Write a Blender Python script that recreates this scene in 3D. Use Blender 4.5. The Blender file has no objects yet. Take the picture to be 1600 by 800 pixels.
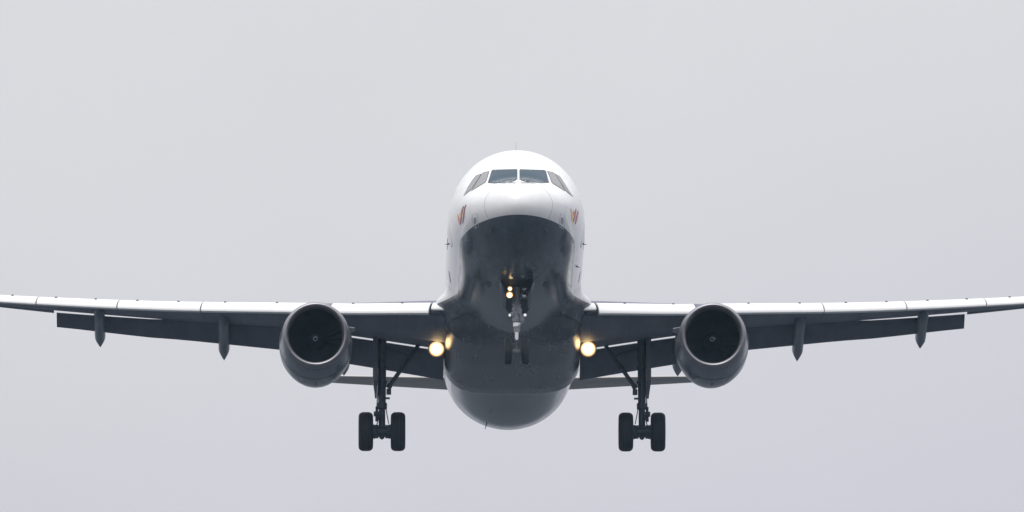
import bpy, bmesh, math, random
import numpy as np
from mathutils import Vector, Matrix, Euler
from mathutils.bvhtree import BVHTree
from mathutils.geometry import delaunay_2d_cdt

random.seed(4)
R = math.radians
scene = bpy.context.scene
COL = scene.collection

# ------------------------------------------------------------------ camera, sky, sun, exposure
PITCH, YAW, LOOK = 3.5, 0.66, 12.0            # nose-up pitch, heading offset, angle between sight line and body axis
DIST = 520.0
HAZE = 0.000055                               # scattering per metre of the misty air
ELEV = LOOK - PITCH
BASE = Vector((0.0, 16.9, -4.33))             # the airliner's origin: on the ground line below the main wheels
CAM_Z = 1.7
ROT = Euler((R(-PITCH), 0, R(YAW)), 'XYZ').to_matrix()
AIM_LOCAL = Vector((-0.075, 10.0, -0.03))
aim = Vector((0, 0, CAM_Z + DIST * math.sin(R(ELEV))))
ROOT_LOC = aim - ROT @ (AIM_LOCAL - BASE)
cam_loc = Vector((0, -DIST * math.cos(R(ELEV)), CAM_Z))
cd = bpy.data.cameras.new('camera'); cam = bpy.data.objects.new('camera', cd); COL.objects.link(cam)
cam.location = cam_loc
cam.rotation_euler = (aim - cam_loc).to_track_quat('-Z', 'Y').to_euler()
cd.sensor_width = 36.0
FRAME_W = 29.55                               # metres across the frame at the aim point
cd.lens = 36.0 * DIST / FRAME_W
cd.clip_start = 1.0; cd.clip_end = 60000.0
scene.camera = cam
scene.view_settings.view_transform = 'Standard'
scene.view_settings.look = 'None'
scene.view_settings.exposure = 0.0
scene.view_settings.gamma = 1.0
scene.cycles.use_adaptive_sampling = False
scene.cycles.use_denoising = True
scene.render.resolution_x, scene.render.resolution_y = 1024, 512

SUN_EL, SUN_AZ = 62.0, 200.0                  # overcast: a soft glow high up, behind the camera
w = bpy.data.worlds.new('World'); scene.world = w; w.use_nodes = True
nt = w.node_tree; nd = nt.nodes; lk = nt.links
nd.clear()
def N(tree, kind, **kw):
    n = tree.nodes.new(kind)
    for k, v in kw.items():
        setattr(n, k, v)
    return n
def math_node(tree, op, a, b=None, c=None, clamp=False):
    n = tree.nodes.new('ShaderNodeMath'); n.operation = op; n.use_clamp = clamp
    for i, v in enumerate((a, b, c)):
        if v is None: continue
        if isinstance(v, (int, float)): n.inputs[i].default_value = v
        else: tree.links.new(v, n.inputs[i])
    return n.outputs[0]
def mix_col(tree, fac, a, b, blend='MIX'):
    n = tree.nodes.new('ShaderNodeMix'); n.data_type = 'RGBA'; n.blend_type = blend
    for sock, v in ((n.inputs[0], fac), (n.inputs[6], a), (n.inputs[7], b)):
        if isinstance(v, (int, float)): sock.default_value = v
        elif isinstance(v, tuple): sock.default_value = (*v, 1.0)
        else: tree.links.new(v, sock)
    return n.outputs[2]
out = N(nt, 'ShaderNodeOutputWorld'); bg = N(nt, 'ShaderNodeBackground')
sky = N(nt, 'ShaderNodeTexSky'); sky.sky_type = 'NISHITA'; sky.sun_disc = False
sky.sun_elevation = R(SUN_EL); sky.sun_rotation = R(SUN_AZ)
sky.air_density = 2.0; sky.dust_density = 6.0
tc = N(nt, 'ShaderNodeTexCoord'); sep = N(nt, 'ShaderNodeSeparateXYZ')
lk.new(tc.outputs['Generated'], sep.inputs[0])
# overcast cloud deck: three times brighter overhead than at the horizon
zz = math_node(nt, 'MAXIMUM', sep.outputs['Z'], 0.0)
lum = math_node(nt, 'MULTIPLY_ADD', zz, 2.0 / 3.0, 1.0 / 3.0)
noise = N(nt, 'ShaderNodeTexNoise'); noise.inputs['Scale'].default_value = 26.0
noise.inputs['Detail'].default_value = 6.0; noise.inputs['Roughness'].default_value = 0.5
lk.new(tc.outputs['Generated'], noise.inputs['Vector'])
nv = math_node(nt, 'MULTIPLY_ADD', noise.outputs['Fac'], 0.12, 0.94)
lum = math_node(nt, 'MULTIPLY', lum, nv)
rmp = N(nt, 'ShaderNodeMapRange'); rmp.interpolation_type = 'SMOOTHSTEP'
rmp.inputs['From Min'].default_value = math.sin(R(7.1)); rmp.inputs['From Max'].default_value = math.sin(R(9.2))
lk.new(math_node(nt, 'MULTIPLY_ADD', sep.outputs['X'], -0.22, sep.outputs['Z']), rmp.inputs['Value'])
tint = mix_col(nt, rmp.outputs['Result'], (14.5, 14.45, 15.95), (15.7, 15.8, 16.55))
cloud = N(nt, 'ShaderNodeVectorMath'); cloud.operation = 'SCALE'
lk.new(tint, cloud.inputs[0]); lk.new(lum, cloud.inputs['Scale'])
skyc = mix_col(nt, 0.06, cloud.outputs[0], sky.outputs['Color'])
lk.new(skyc, bg.inputs['Color']); bg.inputs['Strength'].default_value = 0.105
lk.new(bg.outputs[0], out.inputs[0])

sd = bpy.data.lights.new('sun', 'SUN'); sd.energy = 1.5; sd.angle = R(25); sd.color = (1.0, 0.97, 0.93)
sun = bpy.data.objects.new('sun', sd); COL.objects.link(sun)
# the Sky Texture's rotation turns clockwise seen from above, from +Y
sdir = Vector((math.sin(R(SUN_AZ)) * math.cos(R(SUN_EL)), math.cos(R(SUN_AZ)) * math.cos(R(SUN_EL)), math.sin(R(SUN_EL))))
sun.rotation_euler = sdir.to_track_quat('Z', 'Y').to_euler()

# ------------------------------------------------------------------ materials
def principled(name, base, rough=0.35, metal=0.0, coat=0.0, ior=1.5, var=0.12, scale=1.3, streak=0.0, emit=None, estr=0.0, panels=None):
    m = bpy.data.materials.new(name); m.use_nodes = True
    t = m.node_tree; b = t.nodes['Principled BSDF']
    c = N(t, 'ShaderNodeTexCoord')
    src = c.outputs['Object']
    if streak:
        mp = N(t, 'ShaderNodeMapping'); mp.inputs['Scale'].default_value = (1.0, streak, 1.0)
        t.links.new(src, mp.inputs[0]); src = mp.outputs[0]
    n = N(t, 'ShaderNodeTexNoise'); n.inputs['Scale'].default_value = scale
    n.inputs['Detail'].default_value = 7.0; n.inputs['Roughness'].default_value = 0.62
    t.links.new(src, n.inputs['Vector'])
    lo = tuple(x * (1 - var) for x in base); hi = tuple(min(1, x * (1 + var)) for x in base)
    cr = N(t, 'ShaderNodeMapRange'); cr.inputs['From Min'].default_value = 0.3; cr.inputs['From Max'].default_value = 0.7
    t.links.new(n.outputs['Fac'], cr.inputs['Value'])
    col = mix_col(t, cr.outputs['Result'], lo, hi)
    if panels:
        sp = N(t, 'ShaderNodeSeparateXYZ'); t.links.new(c.outputs['Object'], sp.inputs[0])
        sw = math_node(t, 'MULTIPLY_ADD', math_node(t, 'ABSOLUTE', sp.outputs[0]), -panels[2], sp.outputs[1])
        jx = math_node(t, 'LESS_THAN', math_node(t, 'FRACT', math_node(t, 'MULTIPLY', sp.outputs[0], 1 / panels[0])), 0.02 / panels[0])
        jy = math_node(t, 'LESS_THAN', math_node(t, 'FRACT', math_node(t, 'MULTIPLY', sw, 1 / panels[1])), 0.035 / panels[1])
        col = mix_col(t, math_node(t, 'MULTIPLY', math_node(t, 'MAXIMUM', jx, jy), 0.45), col, (0.03, 0.035, 0.04))
    t.links.new(col, b.inputs['Base Color'])
    rr = math_node(t, 'MULTIPLY_ADD', n.outputs['Fac'], rough * 0.5, rough * 0.75)
    t.links.new(rr, b.inputs['Roughness'])
    b.inputs['Metallic'].default_value = metal
    b.inputs['IOR'].default_value = ior
    b.inputs['Coat Weight'].default_value = coat
    b.inputs['Coat Roughness'].default_value = 0.06
    if emit:
        b.inputs['Emission Color'].default_value = (*emit, 1); b.inputs['Emission Strength'].default_value = estr
    return m

WHITE = (0.80, 0.80, 0.80)
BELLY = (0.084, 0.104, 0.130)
def livery_material(name='livery_paint', BELLY=BELLY, r0=0.11, r1=0.12, dirt=0.25):
    """white upper body, dark blue-grey belly with a sharp edge, faint panel joints, oil streaks"""
    m = bpy.data.materials.new(name); m.use_nodes = True
    t = m.node_tree; b = t.nodes['Principled BSDF']
    c = N(t, 'ShaderNodeTexCoord'); s = N(t, 'ShaderNodeSeparateXYZ'); t.links.new(c.outputs['Object'], s.inputs[0])
    X, Y, Z = s.outputs
    def ramp(y0, y1, z0, z1, kind):
        r = N(t, 'ShaderNodeMapRange'); r.interpolation_type = kind
        r.inputs['From Min'].default_value = y0; r.inputs['From Max'].default_value = y1
        r.inputs['To Min'].default_value = z0; r.inputs['To Max'].default_value = z1
        t.links.new(Y, r.inputs['Value']); return r.outputs['Result']
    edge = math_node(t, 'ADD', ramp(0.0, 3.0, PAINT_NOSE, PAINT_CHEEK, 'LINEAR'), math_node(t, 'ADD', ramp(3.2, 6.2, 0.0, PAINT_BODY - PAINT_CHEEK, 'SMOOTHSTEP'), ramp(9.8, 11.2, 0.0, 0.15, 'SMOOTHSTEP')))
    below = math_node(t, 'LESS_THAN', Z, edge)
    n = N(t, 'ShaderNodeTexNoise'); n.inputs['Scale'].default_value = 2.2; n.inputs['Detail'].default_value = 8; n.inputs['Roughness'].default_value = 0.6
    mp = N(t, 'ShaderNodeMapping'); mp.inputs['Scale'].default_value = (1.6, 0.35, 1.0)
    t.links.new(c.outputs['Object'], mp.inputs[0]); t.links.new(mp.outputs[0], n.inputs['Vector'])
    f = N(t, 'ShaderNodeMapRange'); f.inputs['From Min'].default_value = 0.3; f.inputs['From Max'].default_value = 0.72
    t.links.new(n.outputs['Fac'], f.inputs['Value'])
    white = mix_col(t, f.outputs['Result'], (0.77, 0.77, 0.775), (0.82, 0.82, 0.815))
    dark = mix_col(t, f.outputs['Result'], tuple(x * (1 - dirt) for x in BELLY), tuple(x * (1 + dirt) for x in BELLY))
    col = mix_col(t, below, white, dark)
    # frame joints every 1.6 m and lengthwise lap joints
    fr = math_node(t, 'FRACT', math_node(t, 'MULTIPLY', Y, 1 / 1.62))
    j1 = math_node(t, 'LESS_THAN', fr, 0.010)
    ang = math_node(t, 'ARCTAN2', X, Z)
    fa = math_node(t, 'FRACT', math_node(t, 'MULTIPLY_ADD', ang, 2.55, 0.31))
    j2 = math_node(t, 'LESS_THAN', fa, 0.014)
    past = math_node(t, 'GREATER_THAN', Y, 1.5)
    j = math_node(t, 'MULTIPLY', math_node(t, 'MAXIMUM', j1, j2), past)
    col = mix_col(t, math_node(t, 'MULTIPLY', j, 0.35), col, (0.04, 0.045, 0.05))
    t.links.new(col, b.inputs['Base Color'])
    t.links.new(math_node(t, 'MULTIPLY_ADD', n.outputs['Fac'], r1, r0), b.inputs['Roughness'])
    b.inputs['IOR'].default_value = 1.5
    bump = N(t, 'ShaderNodeBump'); bump.inputs['Strength'].default_value = 0.06; bump.inputs['Distance'].default_value = 0.02
    n2 = N(t, 'ShaderNodeTexNoise'); n2.inputs['Scale'].default_value = 1.4; n2.inputs['Detail'].default_value = 2
    t.links.new(c.outputs['Object'], n2.inputs['Vector']); t.links.new(n2.outputs['Fac'], bump.inputs['Height'])
    t.links.new(bump.outputs[0], b.inputs['Normal'])
    return m
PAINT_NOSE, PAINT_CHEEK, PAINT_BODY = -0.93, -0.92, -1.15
M = {}
M['livery'] = livery_material()
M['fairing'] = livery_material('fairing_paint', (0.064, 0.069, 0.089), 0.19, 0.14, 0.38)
M['belly'] = principled('belly_paint', BELLY, rough=0.17, var=0.22, scale=2.0, streak=0.3)
M['white'] = principled('white_paint', (0.79, 0.79, 0.785), rough=0.3, var=0.03, scale=2.5)
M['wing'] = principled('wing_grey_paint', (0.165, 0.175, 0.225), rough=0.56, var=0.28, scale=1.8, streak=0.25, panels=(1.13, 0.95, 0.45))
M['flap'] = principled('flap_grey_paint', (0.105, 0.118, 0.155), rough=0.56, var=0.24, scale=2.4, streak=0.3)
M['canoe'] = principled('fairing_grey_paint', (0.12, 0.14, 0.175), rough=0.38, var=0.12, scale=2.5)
M['tail'] = principled('tail_paint', (0.42, 0.405, 0.39), rough=0.6, var=0.06, scale=1.5)
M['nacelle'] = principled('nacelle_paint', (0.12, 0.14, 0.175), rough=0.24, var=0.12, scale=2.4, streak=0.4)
M['lip'] = principled('lip_metal', (0.32, 0.31, 0.33), rough=0.5, metal=1.0, var=0.08, scale=5)
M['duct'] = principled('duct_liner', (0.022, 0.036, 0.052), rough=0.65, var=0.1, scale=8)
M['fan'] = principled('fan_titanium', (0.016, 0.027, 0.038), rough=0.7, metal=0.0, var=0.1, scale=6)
M['spinner'] = principled('spinner_black', (0.012, 0.022, 0.032), rough=0.8, var=0.1, scale=6)
M['swirl'] = principled('swirl_white', (0.42, 0.44, 0.46), rough=0.5, var=0.05)
M['core'] = principled('core_metal', (0.22, 0.2, 0.18), rough=0.4, metal=0.8, var=0.15, scale=4)
M['steel'] = principled('gear_steel', (0.055, 0.075, 0.10), rough=0.42, metal=0.15, var=0.25, scale=9)
M['gearpaint'] = principled('gear_paint', (0.30, 0.31, 0.33), rough=0.4, metal=0.1, var=0.25, scale=14)
M['chrome'] = principled('chrome_piston', (0.62, 0.63, 0.64), rough=0.22, metal=1.0, var=0.03)
M['rubber'] = principled('tyre_rubber', (0.014, 0.022, 0.032), rough=0.75, var=0.2, scale=10)
M['glass'] = principled('cockpit_glass', (0.005, 0.035, 0.060), rough=0.04, var=0.15, ior=1.26, scale=2)
M['sideglass'] = principled('side_glass', (0.13, 0.125, 0.12), rough=0.05, var=0.1, ior=2.3, scale=2)
M['seal'] = principled('window_seal', (0.035, 0.035, 0.035), rough=0.55, var=0.1)
M['mark'] = principled('dark_marking', (0.06, 0.06, 0.065), rough=0.5, var=0.1)
M['greymark'] = principled('grey_marking', (0.30, 0.30, 0.31), rough=0.5, var=0.1)
M['seam'] = principled('seam_grey', (0.42, 0.42, 0.43), rough=0.5, var=0.1)
M['joint'] = principled('joint_sealant', (0.10, 0.11, 0.12), rough=0.4, var=0.1)
M['logo_red'] = principled('logo_burgundy', (0.20, 0.008, 0.035), rough=0.3, var=0.05)
M['logo_pink'] = principled('logo_rose', (0.34, 0.015, 0.035), rough=0.3, var=0.05)
M['logo_orange'] = principled('logo_orange', (0.70, 0.15, 0.03), rough=0.3, var=0.05)
M['logo_yellow'] = principled('logo_yellow', (0.80, 0.42, 0.03), rough=0.3, var=0.05)
M['housing'] = principled('lamp_housing', (0.10, 0.105, 0.11), rough=0.4, metal=0.3, var=0.1)
M['lens_off'] = principled('lamp_lens_off', (0.35, 0.37, 0.40), rough=0.12, metal=0.85, var=0.5, scale=22)
def lens(name, centre, edge, strength):
    """lit lens: hot core, with a soft glow halo painted into the rim colour (Generated z runs across the disc)"""
    m = bpy.data.materials.new(name); m.use_nodes = True
    t = m.node_tree; b = t.nodes['Principled BSDF']
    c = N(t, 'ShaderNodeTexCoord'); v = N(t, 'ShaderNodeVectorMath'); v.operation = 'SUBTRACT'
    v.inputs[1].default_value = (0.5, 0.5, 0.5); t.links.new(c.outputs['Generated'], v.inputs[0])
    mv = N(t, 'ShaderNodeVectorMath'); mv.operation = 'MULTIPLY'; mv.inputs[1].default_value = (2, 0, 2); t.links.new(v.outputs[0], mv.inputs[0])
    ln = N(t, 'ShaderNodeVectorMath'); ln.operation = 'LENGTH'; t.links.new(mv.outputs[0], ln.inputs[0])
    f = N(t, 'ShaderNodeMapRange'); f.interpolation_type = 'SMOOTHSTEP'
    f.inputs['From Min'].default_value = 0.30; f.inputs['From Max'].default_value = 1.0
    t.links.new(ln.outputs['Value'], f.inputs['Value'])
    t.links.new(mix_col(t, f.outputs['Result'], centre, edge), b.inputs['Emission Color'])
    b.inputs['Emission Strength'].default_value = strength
    b.inputs['Base Color'].default_value = (0.6, 0.55, 0.45, 1); b.inputs['Roughness'].default_value = 0.15
    return m
M['lens_warm'] = lens('lit_warm_lens', (7.0, 5.0, 2.4), (0.42, 0.12, 0.015), 1.0)  # amber rim imitates the glow around the lamp
M['lens_taxi'] = lens('lit_taxi_lens', (5.0, 3.6, 1.8), (0.7, 0.22, 0.03), 1.0)
M['lens_white'] = lens('lit_white_lens', (0.8, 0.85, 0.9), (0.55, 0.6, 0.65), 1.0)
M['bay'] = principled('bay_shade', (0.03, 0.042, 0.058), rough=0.75, var=0.35, scale=12)  # the dark colour stands in for shade inside the bay
M['ground'] = principled('field_ground', (0.046, 0.054, 0.066), rough=0.9, var=0.5, scale=0.02)

# ------------------------------------------------------------------ mesh helpers
def link_mesh(name, verts, faces, mats, parent, smooth=True, fmat=None, normals=None, sharp=35):
    me = bpy.data.meshes.new(name)
    me.from_pydata([tuple(v) for v in verts], [], [tuple(f) for f in faces])
    for m in (mats if isinstance(mats, (list, tuple)) else [mats]): me.materials.append(m)
    if fmat is not None: me.polygons.foreach_set('material_index', fmat)
    me.validate(); me.update()
    if normals is None:
        bm = bmesh.new(); bm.from_mesh(me)
        bmesh.ops.remove_doubles(bm, verts=bm.verts, dist=1e-5)
        bmesh.ops.recalc_face_normals(bm, faces=bm.faces)
        for f in bm.faces: f.smooth = smooth
        if smooth:
            for e in bm.edges:
                if len(e.link_faces) == 2 and e.calc_face_angle(0) > R(sharp): e.smooth = False
        bm.to_mesh(me); bm.free()
    else:
        me.polygons.foreach_set('use_smooth', [True] * len(me.polygons))
        me.normals_split_custom_set_from_vertices([tuple(n) for n in normals])
    o = bpy.data.objects.new(name, me); COL.objects.link(o)
    o.parent = parent
    if parent is root: o.location = -BASE
    return o
class MB:
    """collects shapes for ONE mesh object"""
    def __init__(s): s.v, s.f, s.m = [], [], []
    def add(s, verts, faces, mi=0):
        k = len(s.v); s.v += [tuple(v) for v in verts]
        for f in faces: s.f.append(tuple(i + k for i in f)); s.m.append(mi)
        return s
    def loft(s, rings, closed=True, caps=(True, True), mi=0):
        n = len(rings[0]); vs = [p for r in rings for p in r]; fs = []
        for a in range(len(rings) - 1):
            for b in range(n if closed else n - 1):
                c = (b + 1) % n
                fs.append((a * n + b, a * n + c, (a + 1) * n + c, (a + 1) * n + b))
        if caps[0]: fs.append(tuple(range(n))[::-1])
        if caps[1]: fs.append(tuple((len(rings) - 1) * n + i for i in range(n)))
        return s.add(vs, fs, mi)
    def tube(s, pts, rad, n=14, mi=0, caps=(True, True)):
        pts = [Vector(p) for p in pts]
        if isinstance(rad, (int, float)): rad = [rad] * len(pts)
        rings = []; ref = None
        for i, p in enumerate(pts):
            d = (pts[min(i + 1, len(pts) - 1)] - pts[max(i - 1, 0)]).normalized()
            if ref is None: ref = d.orthogonal().normalized()
            u = (ref - d * ref.dot(d)).normalized(); ref = u; v = d.cross(u)
            rings.append([p + (u * math.cos(2 * math.pi * k / n) + v * math.sin(2 * math.pi * k / n)) * rad[i] for k in range(n)])
        return s.loft(rings, True, caps, mi)
    def lathe(s, centre, axis, prof, n=40, mi=0, caps=(False, False), sx=1.0, sz=1.0):
        """prof: (distance along the axis, radius)"""
        c = Vector(centre); rings = []
        for a, r in prof:
            ring = []
            for k in range(n):
                t = 2 * math.pi * k / n
                if axis == 'X': q = Vector((a, math.cos(t) * r, math.sin(t) * r))
                elif axis == 'Y': q = Vector((math.cos(t) * r * sx, a, math.sin(t) * r * sz))
                else: q = Vector((math.cos(t) * r, math.sin(t) * r, a))
                ring.append(c + q)
            rings.append(ring)
        return s.loft(rings, True, caps, mi)
    def box(s, c, size, mi=0, rot=None, bev=0.12):
        hx, hy, hz = (q / 2 for q in size); b = min(hx, hy, hz) * bev * 2
        bm = bmesh.new(); bmesh.ops.create_cube(bm, size=1)
        for v in bm.verts: v.co = Vector((v.co.x * 2 * hx, v.co.y * 2 * hy, v.co.z * 2 * hz))
        if b > 0: bmesh.ops.bevel(bm, geom=list(bm.edges), offset=b, segments=2, affect='EDGES', profile=0.6)
        mt = Matrix.Translation(Vector(c)) @ (rot.to_4x4() if rot else Matrix.Identity(4))
        bm.verts.index_update()
        s.add([mt @ v.co for v in bm.verts], [[v.index for v in f.verts] for f in bm.faces], mi); bm.free(); return s
    def build(s, name, mats, parent, **kw):
        return link_mesh(name, s.v, s.f, mats, parent, fmat=s.m, **kw)

def pchip(xs, ys):
    xs = np.array(xs, float); ys = np.array(ys, float); h = np.diff(xs); d = np.diff(ys) / h
    m = np.zeros_like(xs)
    for i in range(1, len(xs) - 1):
        if d[i - 1] * d[i] > 0:
            w1, w2 = 2 * h[i] + h[i - 1], h[i] + 2 * h[i - 1]
            m[i] = (w1 + w2) / (w1 / d[i - 1] + w2 / d[i])
    m[0], m[-1] = d[0], d[-1]
    def f(x):
        i = int(np.clip(np.searchsorted(xs, x) - 1, 0, len(h) - 1)); t = (x - xs[i]) / h[i]
        return float((2*t**3-3*t**2+1)*ys[i] + (t**3-2*t**2+t)*h[i]*m[i] + (-2*t**3+3*t**2)*ys[i+1] + (t**3-t**2)*h[i]*m[i+1])
    return f
def lin(xs, ys): return lambda x: float(np.interp(x, xs, ys))

# pixel of the 1600 px photograph -> ray in the airliner's own coordinates
CAM_M = cam.rotation_euler.to_matrix()
ROT_I = ROT.inverted()
def to_local(p): return ROT_I @ (p - ROOT_LOC) + BASE
cam_local = to_local(cam_loc)
def ray(px, py):
    d = CAM_M @ Vector(((px - 800) / 1600 * FRAME_W, (400 - py) / 1600 * FRAME_W, -DIST))
    return (ROT_I @ d).normalized()
def at(px, py, depth):
    d = ray(px, py); return cam_local + d * ((depth - cam_local.y) / d.y)
def zat(px, py, depth): return at(px, py, depth).z

# ------------------------------------------------------------------ setting: ground far below
g = bpy.data.meshes.new('ground')
S = 2500
g.from_pydata([(-S, -S, 0), (S, -S, 0), (S, S, 0), (-S, S, 0)], [], [(0, 1, 2, 3)])
g.materials.append(M['ground']); ground = bpy.data.objects.new('ground', g); COL.objects.link(ground)
ground['kind'] = 'structure'
# thin mist in the air between the camera and the airliner
hb = bmesh.new(); bmesh.ops.create_cube(hb, size=1)
for v in hb.verts: v.co = Vector((v.co.x * 5200, v.co.y * 5200, -1.0 if v.co.z < 0 else 96.0))
hm = bpy.data.meshes.new('haze'); hb.to_mesh(hm); hb.free()
hmat = bpy.data.materials.new('haze_air'); hmat.use_nodes = True
ht = hmat.node_tree; ht.nodes.clear()
ho = N(ht, 'ShaderNodeOutputMaterial'); hv = N(ht, 'ShaderNodeVolumePrincipled')
hv.inputs['Color'].default_value = (0.55, 0.80, 1.0, 1); hv.inputs['Density'].default_value = HAZE
hv.inputs['Anisotropy'].default_value = 0.2
ht.links.new(hv.outputs[0], ho.inputs['Volume']); hm.materials.append(hmat)
haze = bpy.data.objects.new('haze', hm); COL.objects.link(haze); haze['kind'] = 'stuff'

# ------------------------------------------------------------------ the airliner
root = bpy.data.objects.new('airliner', None); COL.objects.link(root)
root.empty_display_size = 2.0
root.location = ROOT_LOC; root.rotation_euler = Euler((R(-PITCH), 0, R(YAW)), 'XYZ')
root['label'] = 'white twin-engine jet airliner with dark belly flying head-on in grey sky, gear and flaps down'
root['category'] = 'airliner'

# fuselage ------------------------------------------------------------
FT = [ # station, crown, keel, half width, height of the widest point
 (0.00, -0.60, -0.60, 0.00, -0.60), (0.05, -0.40, -0.80, 0.25, -0.60), (0.20, -0.17, -1.01, 0.50, -0.58),
 (0.50,  0.06, -1.22, 0.79, -0.54), (1.00,  0.26, -1.43, 1.10, -0.47), (1.60, 0.43, -1.60, 1.36, -0.38),
 (2.10,  0.73, -1.70, 1.52, -0.30), (2.70,  1.10, -1.79, 1.66, -0.22), (3.40, 1.50, -1.87, 1.78, -0.15),
 (4.20,  1.82, -1.94, 1.88, -0.08), (5.20,  2.00, -2.00, 1.945, -0.03), (6.40, 2.06, -2.05, 1.97, 0.0),
 (7.50,  2.07, -2.07, 1.975, 0.0), (22.5, 2.07, -2.07, 1.975, 0.0), (24.5, 2.07, -2.03, 1.97, 0.02),
 (26.5,  2.06, -1.80, 1.93, 0.1), (28.5, 2.04, -1.36, 1.80, 0.3), (30.5, 2.00, -0.86, 1.53, 0.55),
 (32.5,  1.93, -0.35, 1.16, 0.8), (34.5, 1.80, 0.16, 0.76, 1.0), (36.3, 1.62, 0.66, 0.42, 1.15),
 (37.3,  1.42, 1.00, 0.20, 1.21), (37.57, 1.25, 1.17, 0.04, 1.21)]
us = [math.sqrt(r[0]) for r in FT]
F_top, F_bot, F_hw, F_zc = (pchip(us, [r[i] for r in FT]) for i in (1, 2, 3, 4))
def f_pt(y, phi):
    u = math.sqrt(max(y, 0)); zc = F_zc(u); c, s = math.cos(phi), math.sin(phi)
    z = zc + (F_top(u) - zc) * c if c >= 0 else zc + (zc - F_bot(u)) * c
    return (F_hw(u) * s, y, z)
NR, UMAX = 112, math.sqrt(37.57)
ulist = list(np.linspace(0.012, math.sqrt(7.5), 90)) + list(np.linspace(math.sqrt(7.5), UMAX, 80))[1:]
fv, ff = [], []
for u in ulist:
    for k in range(NR): fv.append(f_pt(u * u, 2 * math.pi * k / NR))
for a in range(len(ulist) - 1):
    for k in range(NR):
        c = (k + 1) % NR
        ff.append((a * NR + k, (a + 1) * NR + k, (a + 1) * NR + c, a * NR + c))
ff.append(tuple(range(NR))); ff.append(tuple((len(ulist) - 1) * NR + k for k in range(NR))[::-1])
tmp = bpy.data.meshes.new('tmp'); tmp.from_pydata(fv, [], ff); tmp.update()
fn = [v.normal.copy() for v in tmp.vertices]
if fn[20 * NR].z < 0: fn = [-n for n in fn]; ff = [tuple(reversed(f)) for f in ff]
bpy.data.meshes.remove(tmp)
BVH = BVHTree.FromPolygons([Vector(v) for v in fv], ff)
RAD = next(i for i, u in enumerate(ulist) if u * u > 0.72)
def sub_mesh(name, keep, mat, parent):
    idx = sorted({i for f in keep for i in f}); mp = {v: i for i, v in enumerate(idx)}
    return link_mesh(name, [fv[i] for i in idx], [tuple(mp[i] for i in f) for f in keep], mat, parent, normals=[fn[i] for i in idx])
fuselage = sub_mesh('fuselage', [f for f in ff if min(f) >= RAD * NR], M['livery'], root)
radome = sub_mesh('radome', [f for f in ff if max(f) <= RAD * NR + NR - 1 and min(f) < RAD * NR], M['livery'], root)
# joint between radome and fuselage: a thin recessed ring standing 2 mm proud
ring = MB()
yr = ulist[RAD] ** 2
ring.loft([[Vector(f_pt(yr + dy, 2 * math.pi * k / NR)) + fn[RAD * NR + k] * off for k in range(NR)]
           for dy, off in ((-0.003, -0.01), (-0.003, 0.002), (0.005, 0.002), (0.005, -0.01))], caps=(False, False))
ring.build('radome_joint', M['joint'], radome)

def hit(px, py):
    loc, nrm, i, d = BVH.ray_cast(cam_local, ray(px, py))
    if loc is None:
        loc, nrm, i, d = BVH.find_nearest(at(px, py, 5.0))
    if nrm.dot(ray(px, py)) > 0: nrm = -nrm
    return loc, nrm
def patch(name, poly, mat, parent, off=0.004, thick=0.02, step=3.0, hole=None):
    """a thin solid shell lying on the body, outlined by poly"""
    def dens(pl):
        o = []
        for i, a in enumerate(pl):
            b = pl[(i + 1) % len(pl)]; n = max(1, int(math.hypot(b[0] - a[0], b[1] - a[1]) / step))
            o += [(a[0] + (b[0] - a[0]) * k / n, a[1] + (b[1] - a[1]) * k / n) for k in range(n)]
        return o
    def inside(p, pl):
        c = False
        for i in range(len(pl)):
            a, b = pl[i], pl[i - 1]
            if (a[1] > p[1]) != (b[1] > p[1]) and p[0] < (b[0] - a[0]) * (p[1] - a[1]) / (b[1] - a[1]) + a[0]: c = not c
        return c
    ol = dens(poly); pts = list(ol); n0 = len(ol)
    edges = [(i, (i + 1) % n0) for i in range(n0)]
    if hole:
        hl = dens(hole); pts += hl; edges += [(n0 + i, n0 + (i + 1) % len(hl)) for i in range(len(hl))]
    xs, ys = [p[0] for p in poly], [p[1] for p in poly]
    y = min(ys) + step
    while y < max(ys):
        x = min(xs) + step
        while x < max(xs):
            if inside((x, y), poly) and not (hole and inside((x, y), hole)) and min(math.hypot(x - q[0], y - q[1]) for q in pts) > step * 0.6: pts.append((x, y))
            x += step
        y += step
    vs, es, fs = delaunay_2d_cdt([Vector(p) for p in pts], edges, [], 0, 1e-4)[:3]
    cent = lambda f: (sum(vs[i][0] for i in f) / len(f), sum(vs[i][1] for i in f) / len(f))
    fs = [f for f in fs if inside(cent(f), poly) and not (hole and inside(cent(f), hole))]
    top, bot = [], []
    for v in vs:
        l, n = hit(v[0], v[1]); top.append(l + n * off); bot.append(l + n * (off - thick))
    cnt = {}
    for f in fs:
        for a, b in zip(f, f[1:] + f[:1]): cnt[(a, b)] = 1
    k = len(vs); faces = [tuple(f) for f in fs] + [tuple(i + k for i in reversed(f)) for f in fs]
    for a, b in cnt:
        if (b, a) not in cnt: faces.append((b, a, a + k, b + k))
    return link_mesh(name, top + bot, faces, mat, parent, sharp=50)
def grow(poly, d):
    n = len(poly); o = []
    ar = sum(poly[i][0] * poly[(i + 1) % n][1] - poly[(i + 1) % n][0] * poly[i][1] for i in range(n))
    s = 1 if ar > 0 else -1
    for i in range(n):
        a, b, c = poly[i - 1], poly[i], poly[(i + 1) % n]
        e1 = Vector((b[0] - a[0], b[1] - a[1])).normalized(); e2 = Vector((c[0] - b[0], c[1] - b[1])).normalized()
        n1 = Vector((e1.y, -e1.x)) * s; n2 = Vector((e2.y, -e2.x)) * s
        m = (n1 + n2).normalized(); o.append((b[0] + m.x * d / max(0.5, m.dot(n1)), b[1] + m.y * d / max(0.5, m.dot(n1))))
    return o
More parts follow.
